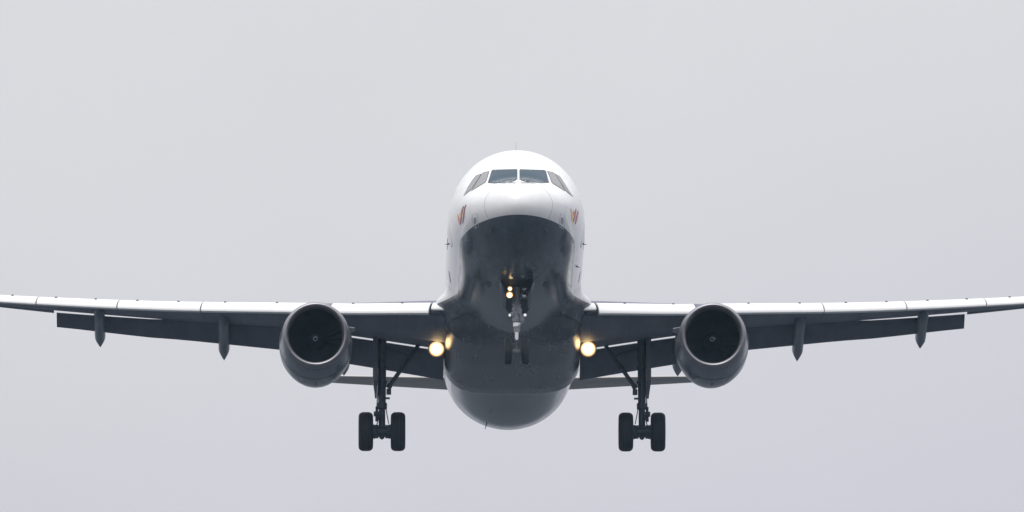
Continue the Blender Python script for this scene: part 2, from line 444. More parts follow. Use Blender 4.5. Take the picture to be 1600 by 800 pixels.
def z1(pts): return [(690 + x / 6.957, 215 + y / 6.957) for x, y in pts]
panes = [
 z1([(507,490),(548,362),(560,354),(812,347),(820,352),(820,452),(808,462),(745,483),(600,492)]),
 z1([(850,356),(856,349),(1112,357),(1130,366),(1163,488),(1050,487),(935,481),(865,464),(851,455)]),
 z1([(513,370),(487,462),(470,488),(326,578),(400,462),(440,396),(458,380)]),
 z1([(424,399),(410,430),(337,543),(310,575),(244,627),(290,541),(340,462),(377,416)]),
 z1([(1152,369),(1208,380),(1230,397),(1288,488),(1338,578),(1212,500),(1197,480),(1172,412)]),
 z1([(1238,399),(1280,422),(1328,495),(1424,640),(1376,600),(1347,569),(1282,468)])]
for i, pl in enumerate(panes):
    pn = patch('cockpit_window', pl, M['glass' if i < 2 else 'sideglass'], root, off=0.007, thick=0.03, step=2.0)
    patch('window_seal', grow(pl, 0.7), M['seal'], pn, off=0.004, thick=0.03, step=2.0)
# windscreen wipers
for a, b in (((806, 287.2), (782, 286.0)), ((813, 287.2), (838, 286.4))):
    pa = []
    for k in range(6):
        l, n = hit(a[0] + (b[0] - a[0]) * k / 5, a[1] + (b[1] - a[1]) * k / 5); pa.append(l + n * 0.03)
    MB().tube(pa, 0.012, 8).build('wiper', M['greymark'], root)

# logo strokes on both cheeks
def stroke(pts, w0):
    l, r = [], []
    for i, p in enumerate(pts):
        a, b = pts[max(0, i - 1)], pts[min(len(pts) - 1, i + 1)]
        d = Vector((b[0] - a[0], b[1] - a[1])).normalized(); ww = w0 * (1.0 if 0 < i < len(pts) - 1 else 0.55)
        l.append((p[0] - d.y * ww, p[1] + d.x * ww)); r.append((p[0] + d.y * ww, p[1] - d.x * ww))
    return l + r[::-1]
zl = lambda pts: [(690 + x / 8, 300 + y / 8) for x, y in pts]
zr = lambda pts: [(850 + x / 8, 300 + y / 8) for x, y in pts]
def emblem(strokes, conv, wd):
    base = None
    for pts, mat in strokes:
        o = patch('airline_emblem' if base is None else 'emblem_stroke', stroke(conv(pts), wd), M[mat], base or root, off=0.005, thick=0.012, step=1.5)
        base = base or o
emblem([([(275,178),(258,225),(247,300),(243,352),(236,410)], 'logo_red'), ([(307,158),(290,200),(280,270),(274,330),(263,392)], 'logo_red'),
        ([(203,282),(212,325),(222,370),(231,408)], 'logo_orange'), ([(231,258),(236,290),(241,330)], 'logo_yellow')], zl, 1.15)
emblem([([(400,210),(392,255),(384,310),(374,350),(362,382)], 'logo_red'), ([(425,232),(418,280),(408,330),(399,368),(387,404)], 'logo_pink'),
        ([(335,205),(345,250),(350,310),(355,350),(361,380)], 'logo_yellow'), ([(368,232),(375,270),(378,305)], 'logo_orange')], zr, 1.15)

# static-port plates with an oval, and probes
def oval(cx, cy, rx, ry, n=18): return [(cx + rx * math.cos(2 * math.pi * k / n), cy + ry * math.sin(2 * math.pi * k / n)) for k in range(n)]
for conv, outl, ov in ((zl, [(378,300),(385,282),(440,264),(452,272),(458,400),(465,440),(420,466),(400,440),(388,380)], (418, 358, 18, 44)),
                       (zr, [(205,268),(262,290),(266,340),(262,400),(240,468),(192,440),(188,400),(195,330)], (227, 360, 17, 46))):
    pl = conv(outl)
    fr = patch('static_port_plate', pl, M['seam'], root, off=0.003, thick=0.012, step=1.5, hole=grow(pl, -0.55))
    c0 = conv([(ov[0], ov[1])])[0]
    patch('static_port', oval(c0[0], c0[1], ov[2] / 8, ov[3] / 8), M['greymark'], fr, off=0.003, thick=0.012, step=1.5)
    c1 = conv([(ov[0] + (10 if conv is zl else -12), ov[1] + 76)])[0]
    patch('static_port', oval(c1[0], c1[1], 1.2, 1.5), M['seam'], fr, off=0.003, thick=0.012, step=1.0)
def probe(px, py, ln, dpx, dpy, r=0.014, name='pitot_probe'):
    l, n = hit(px, py); f = Vector((0, -1, 0)); b = l + n * 0.10
    MB().tube([l - n * 0.02, l + n * 0.06, b, b + f * ln * 0.5, b + f * ln], [0.035, 0.028, r * 1.3, r, r * 0.7], 10).build(name, M['mark'], root)
probe(768.5, 359.5, 0.22, 0, 0, 0.02); probe(851, 359.5, 0.22, 0, 0, 0.02)
for sx, px, py in ((-1, 701, 381), (1, 911, 381), (1, 901, 416)):
    l, n = hit(px, py)
    MB().tube([l - n * 0.03, l + n * 0.02, l + n * 0.03, l + n * 0.10], [0.035, 0.03, 0.012, 0.008], 12).build('angle_vane', M['mark'], root)
# cabin doors seen at a grazing angle, and slim dark lines on the flanks
def flank_line(name, pts, w0, mat):
    """pts (station, angle from the crown); a narrow strip on the body"""
    vs = []; fs = []
    for i, (y, ph) in enumerate(pts):
        a, b = pts[max(0, i - 1)], pts[min(len(pts) - 1, i + 1)]
        p = Vector(f_pt(y, ph)); d = (Vector(f_pt(*b)) - Vector(f_pt(*a))).normalized()
        nn = Vector((p.x, 0, p.z)).normalized(); s = d.cross(nn)
        for off, side in ((0.004, -1), (0.004, 1), (-0.01, 1), (-0.01, -1)): vs.append(p + s * w0 * side + nn * off)
    rings = [vs[i * 4:i * 4 + 4] for i in range(len(pts))]
    return MB().loft(rings).build(name, mat, root)
for sg in (-1, 1):
    cy, cz = 5.55, R(83)
    lp = []
    for k in range(41):
        t = 2 * math.pi * k / 40; e = 0.28
        sq = lambda v: math.copysign(abs(v) ** 0.4, v)
        lp.append((cy + 0.42 * sq(math.cos(t)), sg * (cz + 0.46 * sq(math.sin(t)))))
    dr = flank_line('cabin_door', lp, 0.018, M['seam'])
    flank_line('service_marking', [(9.6, sg * R(107)), (10.3, sg * R(111))], 0.05, M['mark'])
    flank_line('door_handle_plate', [(6.6, sg * R(97)), (7.9, sg * R(97.5))], 0.03, M['mark'])
# blade antennas
l, n = hit(808, 240)
MB().tube([(0.0, 6.2, 2.02), (0.0, 6.28, 2.30), (0.0, 6.33, 2.52)], [0.010, 0.007, 0.004], 8).build('whip_antenna', M['greymark'], root)
dm = at(761, 662, 24.0)
MB().loft([[dm + Vector(q) for q in ((-.015, -.1, .04), (.015, -.1, .04), (.015, .12, .04), (-.015, .12, .04))],
           [dm + Vector(q) for q in ((-.065, .0, -.15), (-.05, .0, -.15), (-.05, .1, -.15), (-.065, .1, -.15))]]).build('drain_mast', M['mark'], root)
# anti-collision and small belly lamps ahead of the nose gear bay
for px, py in ((801, 431), (816.5, 431)):
    l, n = hit(px, py)
    MB().lathe((l.x, l.y, l.z), 'Z', [(0.03, 0.05), (-0.02, 0.045), (-0.05, 0.02)], 12, caps=(True, True)).build('belly_drain', M['gearpaint'], root)
for sg in (-1, 1):
    for px, rr in ((73, 5.0), (52, 4.5)):
        c0 = (808 + sg * px * 0.86, 444 if px == 52 else 431)
        patch('belly_spot', oval(c0[0], c0[1], rr, rr * 1.05), M['mark'], root, off=0.003, thick=0.012, step=2.0)  # plain dark ovals, two on each side of the belly

# belly fairing -------------------------------------------------------
def ell(y, ph, k): p = f_pt(y, ph); return (p[0] * k, p[2] * k)
def fairing_half(y):
    zb = BZ(y); ws = BS(y); wf = BF(y); k = BK(y)
    tgt = [(0, zb), (0.45, zb + 0.005), (0.9, zb + 0.02), (1.25, zb + 0.075), (1.55, zb + 0.19), (1.78, zb + 0.38), (ws - 0.04, zb + 0.64),
           (ws, -1.55), (ws + (wf - ws) * 0.3, -1.30), (wf, -1.06), (wf + 0.02, -0.93), (wf - 0.04, -0.82), (1.99, -0.62), (1.93, -0.36), (1.6, -0.25)]
    n = len(tgt); o = []
    for i, (a, b) in enumerate(tgt):
        ph = math.pi - (math.pi - R(97)) * i / (n - 1)
        e = ell(y, ph, 0.985)
        o.append((e[0] + (a - e[0]) * k, e[1] + (b - e[1]) * k))
    return o
BZ = lin([10, 12.5, 14.5, 17.4, 18.3, 19.3, 20.2, 23], [-2.06, -2.22, -2.35, -2.44, -2.42, -2.2, -2.0, -1.95])
BS = lin([10, 13, 18, 22], [1.93, 1.97, 1.99, 1.93])
BF = lin([10, 11.2, 12.0, 12.8, 14, 18.5, 21, 23], [1.93, 2.02, 2.2, 2.3, 2.22, 2.2, 2.0, 1.9])
def BK(y):
    s = lambda t: max(0, min(1, t)) ** 2 * (3 - 2 * max(0, min(1, t)))
    return s((y - 10.2) / 2.2) * s((21.2 - y) / 2.4)
rings = []
for y in np.linspace(10.2, 23.2, 66):
    h = fairing_half(y)
    # round the outline
    P = [Vector((a, b)) for a, b in h]; fine = []
    for i in range(len(P) - 1):
        p0, p1, p2, p3 = P[max(0, i - 1)] if i else Vector((-P[1].x, P[1].y)), P[i], P[i + 1], P[min(len(P) - 1, i + 2)]
        for k in range(3):
            t = k / 3
            fine.append(0.5 * ((2 * p1) + (p2 - p0) * t + (2 * p0 - 5 * p1 + 4 * p2 - p3) * t * t + (3 * p1 - p0 - 3 * p2 + p3) * t ** 3))
    fine.append(P[-1])
    full = [(-q.x, y, q.y) for q in fine[::-1]] + [(q.x, y, q.y) for q in fine[1:]]
    rings.append(full)
fairing = MB().loft(rings, closed=False, caps=(False, False)).build('belly_fairing', M['fairing'], root, sharp=60)

# wings ---------------------------------------------------------------
WX  = [1.5, 2.4, 4.75, 6.4, 10.0, 14.9, 16.95]
W_LY = lin(WX, [11.75, 12.2, 13.40, 14.25, 16.05, 18.55, 19.60])
W_TY = lin(WX, [18.05, 18.05, 18.05, 18.05, 19.03, 20.40, 20.97])
W_LZ = pchip(WX, [-1.19, -1.09, -0.86, -0.66, -0.24, 0.48, 0.83])
W_TZ = pchip(WX, [-1.36, -1.20, -0.80, -0.56, -0.09, 0.64, 0.98])
W_T = lin([1.5, 6.4, 17], [0.150, 0.118, 0.105])
def foil(x, c0, c1, n=22, blunt=0.0):
    """closed section ring from c0 to c1 of the chord at span x: upper side forward-to-aft, lower side back"""
    L = Vector((W_LY(x), W_LZ(x))); T = Vector((W_TY(x), W_TZ(x))); ch = T - L; c = ch.length; d = ch / c; up = Vector((-d.y, d.x))
    t = W_T(x)
    def yt(q): return 5 * t * (0.2969 * math.sqrt(q) - 0.126 * q - 0.3516 * q * q + 0.2843 * q ** 3 - 0.1015 * q ** 4)
    def cam_(q): return 0.012 * 4 * q * (1 - q) * (0.3 if q < 0.5 else 1.0)
    up_, lo_ = [], []
    for i in range(n + 1):
        s = i / n; q = c0 + (c1 - c0) * (1 - math.cos(s * math.pi / 2))
        f = 1.0 if c0 == 0 else min(1.0, math.sqrt(max(0, (q - c0) / 0.035 * (2 - min(1, (q - c0) / 0.035))))) if q - c0 < 0.035 else 1.0
        th = yt(q) * f
        up_.append(L + d * (q * c) + up * ((cam_(q) + th * 1.0) * c)); lo_.append(L + d * (q * c) + up * ((cam_(q) - th * 0.95) * c))
    r = up_ + lo_[::-1][:-1]
    return r
def ring3(sg, x, pts): return [(sg * x, p.x, p.y) for p in pts]
# px, py of the lower edge of the flap and of its upper edge (right wing) give the flap's height in metres
def flap_ring(sg, x, top_z, top_y, chord, defl, n=14):
    d = Vector((math.cos(R(defl)), -math.sin(R(defl)))); up = Vector((math.sin(R(defl)), math.cos(R(defl))))
    pts = []
    def yt(q): return 5 * 0.15 * (0.2969 * math.sqrt(q) - 0.126 * q - 0.3516 * q * q + 0.2843 * q ** 3 - 0.1036 * q ** 4)
    for i in range(n + 1):
        q = (1 - math.cos(i / n * math.pi)) / 2; pts.append(d * (q * chord) + up * (yt(q) * 1.25 * chord))
    for i in range(n - 1, 0, -1):
        q = (1 - math.cos(i / n * math.pi)) / 2; pts.append(d * (q * chord) - up * (yt(q) * 0.6 * chord))
    # shift so that the point that stands highest along the sight line sits at (top_y, top_z)
    k = math.tan(R(LOOK)); best = max(pts, key=lambda p: p.y - p.x * k)
    return [(sg * x, top_y + p.x - best.x, top_z + p.y - best.y) for p in pts]
def slat_ring(sg, x, s):
    base = [(-0.05, -0.235), (-0.12, -0.232), (-0.155, -0.205), (-0.16, -0.165), (-0.13, -0.11), (-0.08, -0.05), (-0.01, 0.01), (0.08, 0.07), (0.18, 0.115), (0.30, 0.15), (0.44, 0.175),
            (0.45, 0.165), (0.30, 0.12), (0.18, 0.07), (0.08, 0.0), (0.0, -0.08), (-0.05, -0.17)]
    ly, lz = W_LY(x) - 0.10, W_LZ(x) + 0.02
    return [(sg * (x - 0.22 * a), ly + a * s, lz + b * s) for a, b in base]
SL = lin([2.4, 6, 10, 14.9, 17], [1.18, 1.08, 1.0, 0.80, 0.66])
K = math.tan(R(LOOK))
def canoe(sg, x, y0, z0, y1, z1, hw, name, parent):
    mb = MB(); rings = []
    tt = [0, .015, .05, .12, .22, .35, .5, .65, .78, .87, .90, .935, .97, 1.0]
    sc = [.03, .45, .78, .95, 1, 1, 1, 1, 1, .98, .82, .57, .30, .02]
    for t, s in zip(tt, sc):
        y = y0 + (y1 - y0) * t
        # the rear half hangs down with the flap
        z = z0 + (z1 - z0) * (0.18 * t / 0.45 if t < 0.45 else 0.18 + 0.82 * (t - 0.45) / 0.55)
        if t > 0.7: z -= hw * 1.3 * (1 - s)
        rings.append([(sg * x + hw * s * math.cos(a) , y, z + hw * 1.45 * s * math.sin(a)) for a in [2 * math.pi * k / 20 for k in range(20)]])
    mb.loft(rings)
    return mb.build(name, M['canoe'], parent)
for sg in (-1, 1):
    mb = MB(); rings = []
    xs = [1.5, 2.0, 2.4, 3.2, 4.0, 4.75, 5.6, 6.4, 7.3, 8.2, 9.1, 10, 11, 12, 13, 13.9, 14.9, 15.9, 16.6, 16.95]
    mb.loft([ring3(sg, x, foil(x, 0.045, 0.80)) for x in xs])
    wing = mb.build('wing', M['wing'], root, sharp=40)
    # fixed white nose of the wing root inboard of the first slat
    for a, b in ((2.44, 5.28), (6.02, 9.04), (9.08, 11.49), (11.53, 13.87), (13.91, 16.5)):
        n = 7; sm = MB()
        sm.loft([slat_ring(sg, a + (b - a) * i / n, SL(a + (b - a) * i / n)) for i in range(n + 1)])
        for q in (0.3, 0.8):
            x = a + (b - a) * q; r = slat_ring(sg, x, SL(x))
            sm.box((r[9][0], r[8][1], r[8][2] + 0.01), (0.07, 0.05, 0.035), mi=1)
        sl = sm.build('slat', [M['white'], M['mark']], wing, sharp=40)
    # fixed white nose between the first slat and the fuselage
    lead = []
    for x in (1.75, 2.0, 2.2, 2.36):
        r = slat_ring(sg, x, 0.78); lead.append([(px_, py_ + 0.16, pz_ + 0.07) for px_, py_, pz_ in r])
    MB().loft(lead).build('leading_edge', M['white'], wing, sharp=40)
    # flaps: top line and chord along the span
    ti = lin([2.05, 2.78, 4.75, 6.30], [0, 0, 0, 0])
    fy_in = lin([2.05, 6.3], [17.05, 17.15]); 
    rings = []
    for x in np.linspace(1.99, 6.28, 9):
        T = foil(x, 0.045, 0.80); tz = min(p.y for p in T[-24:-18]); lowT = T[23]
        gap = 0.045
        rings.append(flap_ring(sg, x, lowT.y - gap + 0.0 , lowT.x + 0.0, 1.26 - 0.03 * (x - 4), 27))
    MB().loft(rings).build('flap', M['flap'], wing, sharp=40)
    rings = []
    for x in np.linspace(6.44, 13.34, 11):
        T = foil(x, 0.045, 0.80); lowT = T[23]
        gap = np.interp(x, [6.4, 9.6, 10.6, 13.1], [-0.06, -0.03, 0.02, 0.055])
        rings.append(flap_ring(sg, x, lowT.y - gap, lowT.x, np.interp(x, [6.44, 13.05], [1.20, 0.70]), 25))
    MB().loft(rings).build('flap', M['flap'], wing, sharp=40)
    # aileron, drooped a little
    rings = []
    for x in np.linspace(13.42, 16.5, 6):
        T = foil(x, 0.045, 0.80); lowT = T[23]
        rings.append(flap_ring(sg, x, lowT.y + 0.075, lowT.x + 0.02, 0.215 * (W_TY(x) - W_LY(x)), 4))
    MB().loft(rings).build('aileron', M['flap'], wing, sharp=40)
    # wing-tip fence
    tz, ty = W_LZ(16.95), W_LY(16.95)
    MB().loft([[(sg * (16.93 + dx), ty + a, tz + b) for a, b in ((0.2, 0.05), (1.1, 0.85), (1.5, 0.85), (1.45, 0.1), (1.5, -0.6), (1.2, -0.6))] for dx in (0, 0.05)]).build('wing_fence', M['white'], wing, smooth=False)
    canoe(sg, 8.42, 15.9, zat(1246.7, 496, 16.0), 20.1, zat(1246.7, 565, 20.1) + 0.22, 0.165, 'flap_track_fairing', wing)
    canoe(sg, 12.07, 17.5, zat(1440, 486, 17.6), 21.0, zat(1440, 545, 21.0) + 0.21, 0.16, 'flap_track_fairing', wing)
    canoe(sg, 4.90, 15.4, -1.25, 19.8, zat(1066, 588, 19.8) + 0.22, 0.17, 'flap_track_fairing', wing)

# engines -------------------------------------------------------------
EX, EY = 5.735, 10.55
EZ = zat(1114.3, 523.0, EY)
def scarf(v, cz):      # the upper lip reaches further forward
    return v
for sg in (-1, 1):
    def eng(prof, mi=0, n=72, mb=None, caps=(False, False), flat=True):
        mb = mb or MB(); rings = []
        for a, r in prof:
            ring_ = []
            for k in range(n):
                t = 2 * math.pi * k / n; cx, cz = math.cos(t), math.sin(t)
                low = 1.0 + (0.025 * min(1, max(0, a) / 1.3) if cz < 0 else 0.0) * abs(cz)
                zz = cz * r * low
                yy = a - 0.13 * cz * r * max(0, 1 - max(a, 0) / 1.0)
                ring_.append((sg * EX + cx * r, EY + yy, EZ + zz))
            rings.append(ring_)
        return mb.loft(rings, True, caps, mi)
    outer = [(0.20, 0.962), (0.35, 0.985), (0.7, 1.013), (1.15, 1.045), (1.7, 1.06), (2.3, 1.035), (2.9, 0.955), (3.35, 0.875), (3.36, 0.84), (2.9, 0.86)]
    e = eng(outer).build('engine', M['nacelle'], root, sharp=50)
    eng([(0.26, 0.775), (0.16, 0.780), (0.09, 0.792), (0.045, 0.810), (0.012, 0.838), (0.0, 0.864), (0.010, 0.891), (0.04, 0.918), (0.10, 0.944), (0.197, 0.965)]).build('inlet_lip', M['lip'], e)
    eng([(0.263, 0.7745), (0.4, 0.775), (0.8, 0.80), (1.25, 0.815), (1.27, 0.1)]).build('inlet_duct', M['duct'], e, sharp=50)
    fb = MB(); ey = EY + 1.12
    for k in range(24):
        t0 = 2 * math.pi * k / 24; rings = []
        for j in range(6):
            r = 0.24 + (0.785 - 0.24) * j / 5; tw = R(25 + 35 * j / 5); cw = 0.085 + 0.03 * j / 5
            c, s = math.cos(t0), math.sin(t0)
            pts = []
            for u_, v_ in ((-1, 0.0), (0, 0.12), (1, 0.0), (0, -0.02)):
                tang = u_ * cw * math.sin(tw); ax = u_ * cw * math.cos(tw) + v_ * 0.06
                pts.append((sg * EX + r * c - tang * s, ey + ax, EZ + r * s + tang * c))
            rings.append(pts)
        fb.loft(rings)
    fb.build('fan', M['fan'], e)
    MB().lathe((sg * EX, EY + 0.60, EZ), 'Y', [(0.0, 0.012), (0.05, 0.045), (0.15, 0.10), (0.3, 0.165), (0.5, 0.23), (0.62, 0.25)], 36, caps=(True, True)).build('spinner', M['spinner'], e)
    sp = []
    for k in range(30):
        t = k / 29; rr = 0.030 + 0.052 * t; an = (0.6 + 1.25 * 2 * math.pi * t) * (1 if sg < 0 else 1) + (0 if sg < 0 else 0.9)
        ydep = np.interp(rr, [0.012, 0.045, 0.10, 0.165], [0.0, 0.05, 0.15, 0.30])
        sp.append((sg * EX - math.cos(an) * rr, EY + 0.60 + ydep - 0.006, EZ + math.sin(an) * rr))
    MB().tube(sp, [0.0075] * 30, 8).build('spinner_swirl', M['swirl'], e)
    MB().lathe((sg * EX, EY, EZ), 'Y', [(2.95, 0.62), (3.5, 0.60), (4.1, 0.50), (4.5, 0.40), (4.5, 0.34), (4.2, 0.3)], 40, caps=(True, False)).lathe((sg * EX, EY, EZ), 'Y', [(4.1, 0.28), (4.6, 0.20), (5.1, 0.03)], 30, caps=(True, True)).build('core_exhaust', M['core'], e)
    # pylon
    rings = []
    for y, hw, zt, zb in ((11.35, 0.03, EZ + 1.03, EZ + 0.95), (11.9, 0.11, EZ + 1.12, EZ + 0.9), (12.8, 0.19, EZ + 1.26, EZ + 0.8), (13.9, 0.21, W_LZ(EX) + 0.12, EZ + 0.75), (15.3, 0.19, W_LZ(EX) + 0.02, EZ + 0.7), (17.0, 0.05, W_LZ(EX) - 0.2, EZ + 0.85)):
        rings.append([(sg * EX + hw * math.cos(a), y, (zt + zb) / 2 + (zt - zb) / 2 * math.sin(a)) for a in [2 * math.pi * k / 16 for k in range(16)]])
    MB().loft(rings).build('pylon', M['nacelle'], e)
    # strake on the inner side
    a0 = math.pi - R(22) if sg > 0 else R(22)
    p = Vector((sg * EX + math.cos(a0) * 1.0, EY + 0.75, EZ + math.sin(a0) * 1.0)); dr = Vector((math.cos(a0), 0, math.sin(a0)))
    sq = [p, p + Vector((0, 1.1, 0)), p + Vector((0, 1.0, 0)) + dr * 0.22, p + Vector((0, 0.55, 0)) + dr * 0.22]
    nn = Vector((-dr.z, 0, dr.x)) * 0.009
    MB().loft([[q - nn for q in sq], [q + nn for q in sq]]).build('strake', M['seam'], e, smooth=False)
    # drain mast under the cowl and cowl latches line
    MB().box((sg * EX, EY + 1.75, EZ - 1.10), (0.03, 0.16, 0.07)).build('cowl_drain', M['mark'], e)
    cs = [(sg * EX + math.cos(t) * 1.048 * 1.002, EY + 1.25, EZ + math.sin(t) * 1.048 * 1.003 * (1.0 + (0.025 * 0.96 * abs(math.sin(t)) if math.sin(t) < 0 else 0))) for t in [2 * math.pi * k / 72 for k in range(73)]]
    MB().tube(cs, 0.006, 6).build('cowl_joint', M['mark'], e)

# tail ----------------------------------------------------------------
def foil_ring(P, Q, t, vert=None, n=14):
    """section between leading point P and trailing point Q; thickness along `vert`"""
    P, Q = Vector(P), Vector(Q); d = Q - P; c = d.length; vert = vert or Vector((0, 0, 1)); o = []
    def yt(q): return 5 * t * (0.2969 * math.sqrt(q) - 0.126 * q - 0.3516 * q * q + 0.2843 * q ** 3 - 0.1036 * q ** 4)
    for i in range(n + 1):
        q = (1 - math.cos(i / n * math.pi)) / 2; o.append(P + d * q + vert * (yt(q) * c))
    for i in range(n - 1, 0, -1):
        q = (1 - math.cos(i / n * math.pi)) / 2; o.append(P + d * q - vert * (yt(q) * c))
    return o
for sg in (-1, 1):
    # right-hand readings mirrored: leading edge row 588->586, trailing edge 609->598
    rings = []
    for x in (0.5, 1.2, 2.0, 3.5, 5.0, 5.9, 6.15, 6.22):
        ly = 31.1 + (x - 1.0) * math.tan(R(32)); ty = 35.25 + (x - 1.0) * math.tan(R(15))
        # rows on the left of the photograph, body centre at 793 there
        px = 1.0
        lz = zat(800, np.interp(x, [1.9, 5.0], [590.5, 588.0]) if x > -1 else 0, ly); tz = zat(800, 608.7 + (x - 1.9) * (-10 / 3.34), ty)
        if x > 6.1: q = (x - 6.1) / 0.12; ly += 0.5 * q; 
        t = 0.06 if x < 6.1 else 0.05
        rings.append(foil_ring((sg * x, ly, lz), (sg * x, ty, tz), t))
    hs = MB().loft(rings).build('horizontal_stabilizer', M['tail'], root, sharp=40)
rings = []
for z, ly, ty in ((1.5, 28.6, 35.6), (2.6, 30.0, 35.9), (5.0, 32.3, 36.7), (7.3, 34.5, 37.4), (7.55, 34.9, 37.45)):
    rings.append(foil_ring((0, ly, z), (0, ty, z), 0.09, Vector((1, 0, 0))))
MB().loft(rings).build('vertical_stabilizer', M['white'], root, sharp=40)

# main landing gear -----------------------------------------------------
GX, GY = 3.795, 16.9
GZ = zat(1005.6, 675, GY)                   # axle height
def wheel(mb, cx, cy, cz, r, hw):
    prof = []
    for k in range(17):
        t = -math.pi / 2 + math.pi * k / 16
        ex = math.copysign(abs(math.sin(t)) ** 0.75, math.sin(t)); er = abs(math.cos(t)) ** 0.45
        prof.append((hw * ex, r * 0.60 + r * 0.40 * er))
    mb.lathe((cx, cy, cz), 'X', prof, 44, mi=0)
    mb.lathe((cx, cy, cz), 'X', [(-hw * 0.98, r * 0.62), (-hw * 0.86, r * 0.5), (-hw * 0.6, r * 0.42), (-hw * 0.6, 0.04), (-hw * 0.85, 0.03)], 28, mi=1, caps=(False, True))
    mb.lathe((cx, cy, cz), 'X', [(hw * 0.98, r * 0.62), (hw * 0.86, r * 0.5), (hw * 0.6, r * 0.42), (hw * 0.6, 0.04), (hw * 0.85, 0.03)], 28, mi=1, caps=(False, True))
    for q in (-0.5, -0.17, 0.17, 0.5):      # tread grooves
        mb.lathe((cx, cy, cz), 'X', [(q * hw - 0.008, r * 0.98), (q * hw - 0.008, r * 1.001), (q * hw + 0.008, r * 1.001), (q * hw + 0.008, r * 0.98)], 44, mi=2)
for sg in (-1, 1):
    gx = sg * GX
    top = Vector((gx, GY - 0.05, -0.95)); z_ = lambda py: zat(1005, py, GY)
    st = MB()
    st.tube([top, (gx, GY, z_(560)), (gx, GY, z_(596)), (gx, GY, z_(630))], [0.14, 0.125, 0.12, 0.115], 20)
    st.tube([(gx, GY, z_(630)), (gx, GY, z_(631)), (gx, GY, z_(639)), (gx, GY, z_(640))], [0.125, 0.15, 0.15, 0.12], 20)
    st.tube([(gx, GY, z_(640)), (gx, GY, GZ - 0.05)], 0.098, 18)
    st.tube([(gx - 0.62, GY, GZ), (gx + 0.62, GY, GZ)], 0.085, 16)
    st.lathe((gx, GY, GZ), 'X', [(-0.15, 0.10), (-0.13, 0.16), (0.13, 0.16), (0.15, 0.10)], 18, caps=(True, True))
    st.tube([(gx, GY, GZ - 0.12), (gx, GY, GZ - 0.2), (gx, GY, GZ - 0.24)], [0.09, 0.07, 0.01], 12)
    # collars, lugs and hydraulic lines
    for py, rr in ((540, 0.17), (575, 0.155), (598, 0.15)):
        st.lathe((gx, GY, z_(py)), 'Z', [(-0.035, rr * 0.8), (-0.03, rr), (0.03, rr), (0.035, rr * 0.8)], 18, caps=(True, True))
    st.box((gx - sg * 0.20, GY - 0.03, z_(613)), (0.14, 0.16, 0.16)); st.box((gx - sg * 0.17, GY - 0.1, z_(624)), (0.12, 0.08, 0.05))
    st.tube([(gx + sg * 0.10, GY - 0.13, z_(560)), (gx + sg * 0.11, GY - 0.14, z_(600)), (gx + sg * 0.15, GY - 0.14, z_(640)), (gx + sg * 0.10, GY - 0.15, z_(655)), (gx + sg * 0.16, GY - 0.12, z_(668))], 0.016, 8)
    st.tube([(gx - sg * 0.08, GY - 0.15, z_(565)), (gx - sg * 0.09, GY - 0.15, z_(628)), (gx - sg * 0.14, GY - 0.15, z_(648)), (gx - sg * 0.2, GY - 0.12, z_(664))], 0.014, 8)
    gear = st.build('main_landing_gear', M['steel'], root)
    # torque link hangs in front-outboard
    MB().box((gx + sg * 0.15, GY - 0.2, z_(644)), (0.08, 0.09, 0.22), rot=Euler((0.5, 0, 0)).to_matrix()).box((gx + sg * 0.15, GY - 0.22, z_(656)), (0.09, 0.09, 0.2), rot=Euler((-0.5, 0, 0)).to_matrix()).lathe((gx + sg * 0.16, GY - 0.25, z_(650)), 'X', [(-0.08, 0.05), (-0.08, 0.075), (0.08, 0.075), (0.08, 0.05)], 14, caps=(True, True)).build('torque_link', M['steel'], gear)
    for q in (-0.47, 0.47):
        wb = MB(); wheel(wb, gx + q, GY, GZ, 0.572, 0.215)
        wb.build('wheel', [M['rubber'], M['gearpaint'], M['seal']], gear, sharp=45)
        s2 = 1 if q > 0 else -1
        bk = MB().lathe((gx, GY, GZ), 'X', [(s2 * 0.15, 0.1), (s2 * 0.15, 0.19), (s2 * 0.20, 0.21), (s2 * 0.30, 0.21), (s2 * 0.31, 0.1)], 20, caps=(True, True))
        for k in range(8):
            t = 2 * math.pi * k / 8 + 0.2
            bk.lathe((gx, GY + 0.165 * math.cos(t), GZ + 0.165 * math.sin(t)), 'X', [(s2 * 0.10, 0.03), (s2 * 0.10, 0.034), (s2 * 0.16, 0.034)], 8, caps=(True, True))
        bk.build('brake', M['steel'], gear)
    a, b = Vector((sg * 3.62, GY, z_(607))), Vector((sg * 2.72, GY - 0.1, z_(540)))
    m1 = a.lerp(b, 0.45)
    MB().tube([a, a.lerp(b, .06), a.lerp(b, .10), a.lerp(b, .43), m1, a.lerp(b, .47), a.lerp(b, 0.5), b], [0.085, 0.085, 0.062, 0.062, 0.08, 0.08, 0.058, 0.058], 12).build('side_brace', M['steel'], gear)
    MB().tube([(sg * 3.68, GY - 0.1, z_(545)), (sg * 3.1, GY - 0.15, z_(557)), (sg * 2.95, GY - 0.15, z_(560))], [0.03, 0.03, 0.03], 10).build('actuator', M['steel'], gear)
    # leg door, edge-on to the front
    zt, zb = z_(528), z_(621)
    out_ = [(-0.45, zt), (0.55, zt), (0.6, z_(590)), (0.2, zb), (-0.2, zb + 0.05), (-0.45, z_(600))]
    MB().loft([[(gx + sg * (dx if zz > z_(601) else 0.17 + (dx - 0.17) * 0.35), GY + yy, zz) for yy, zz in out_] for dx in (0.125, 0.19, 0.265)]).build('leg_door', M['canoe'], gear, smooth=False)

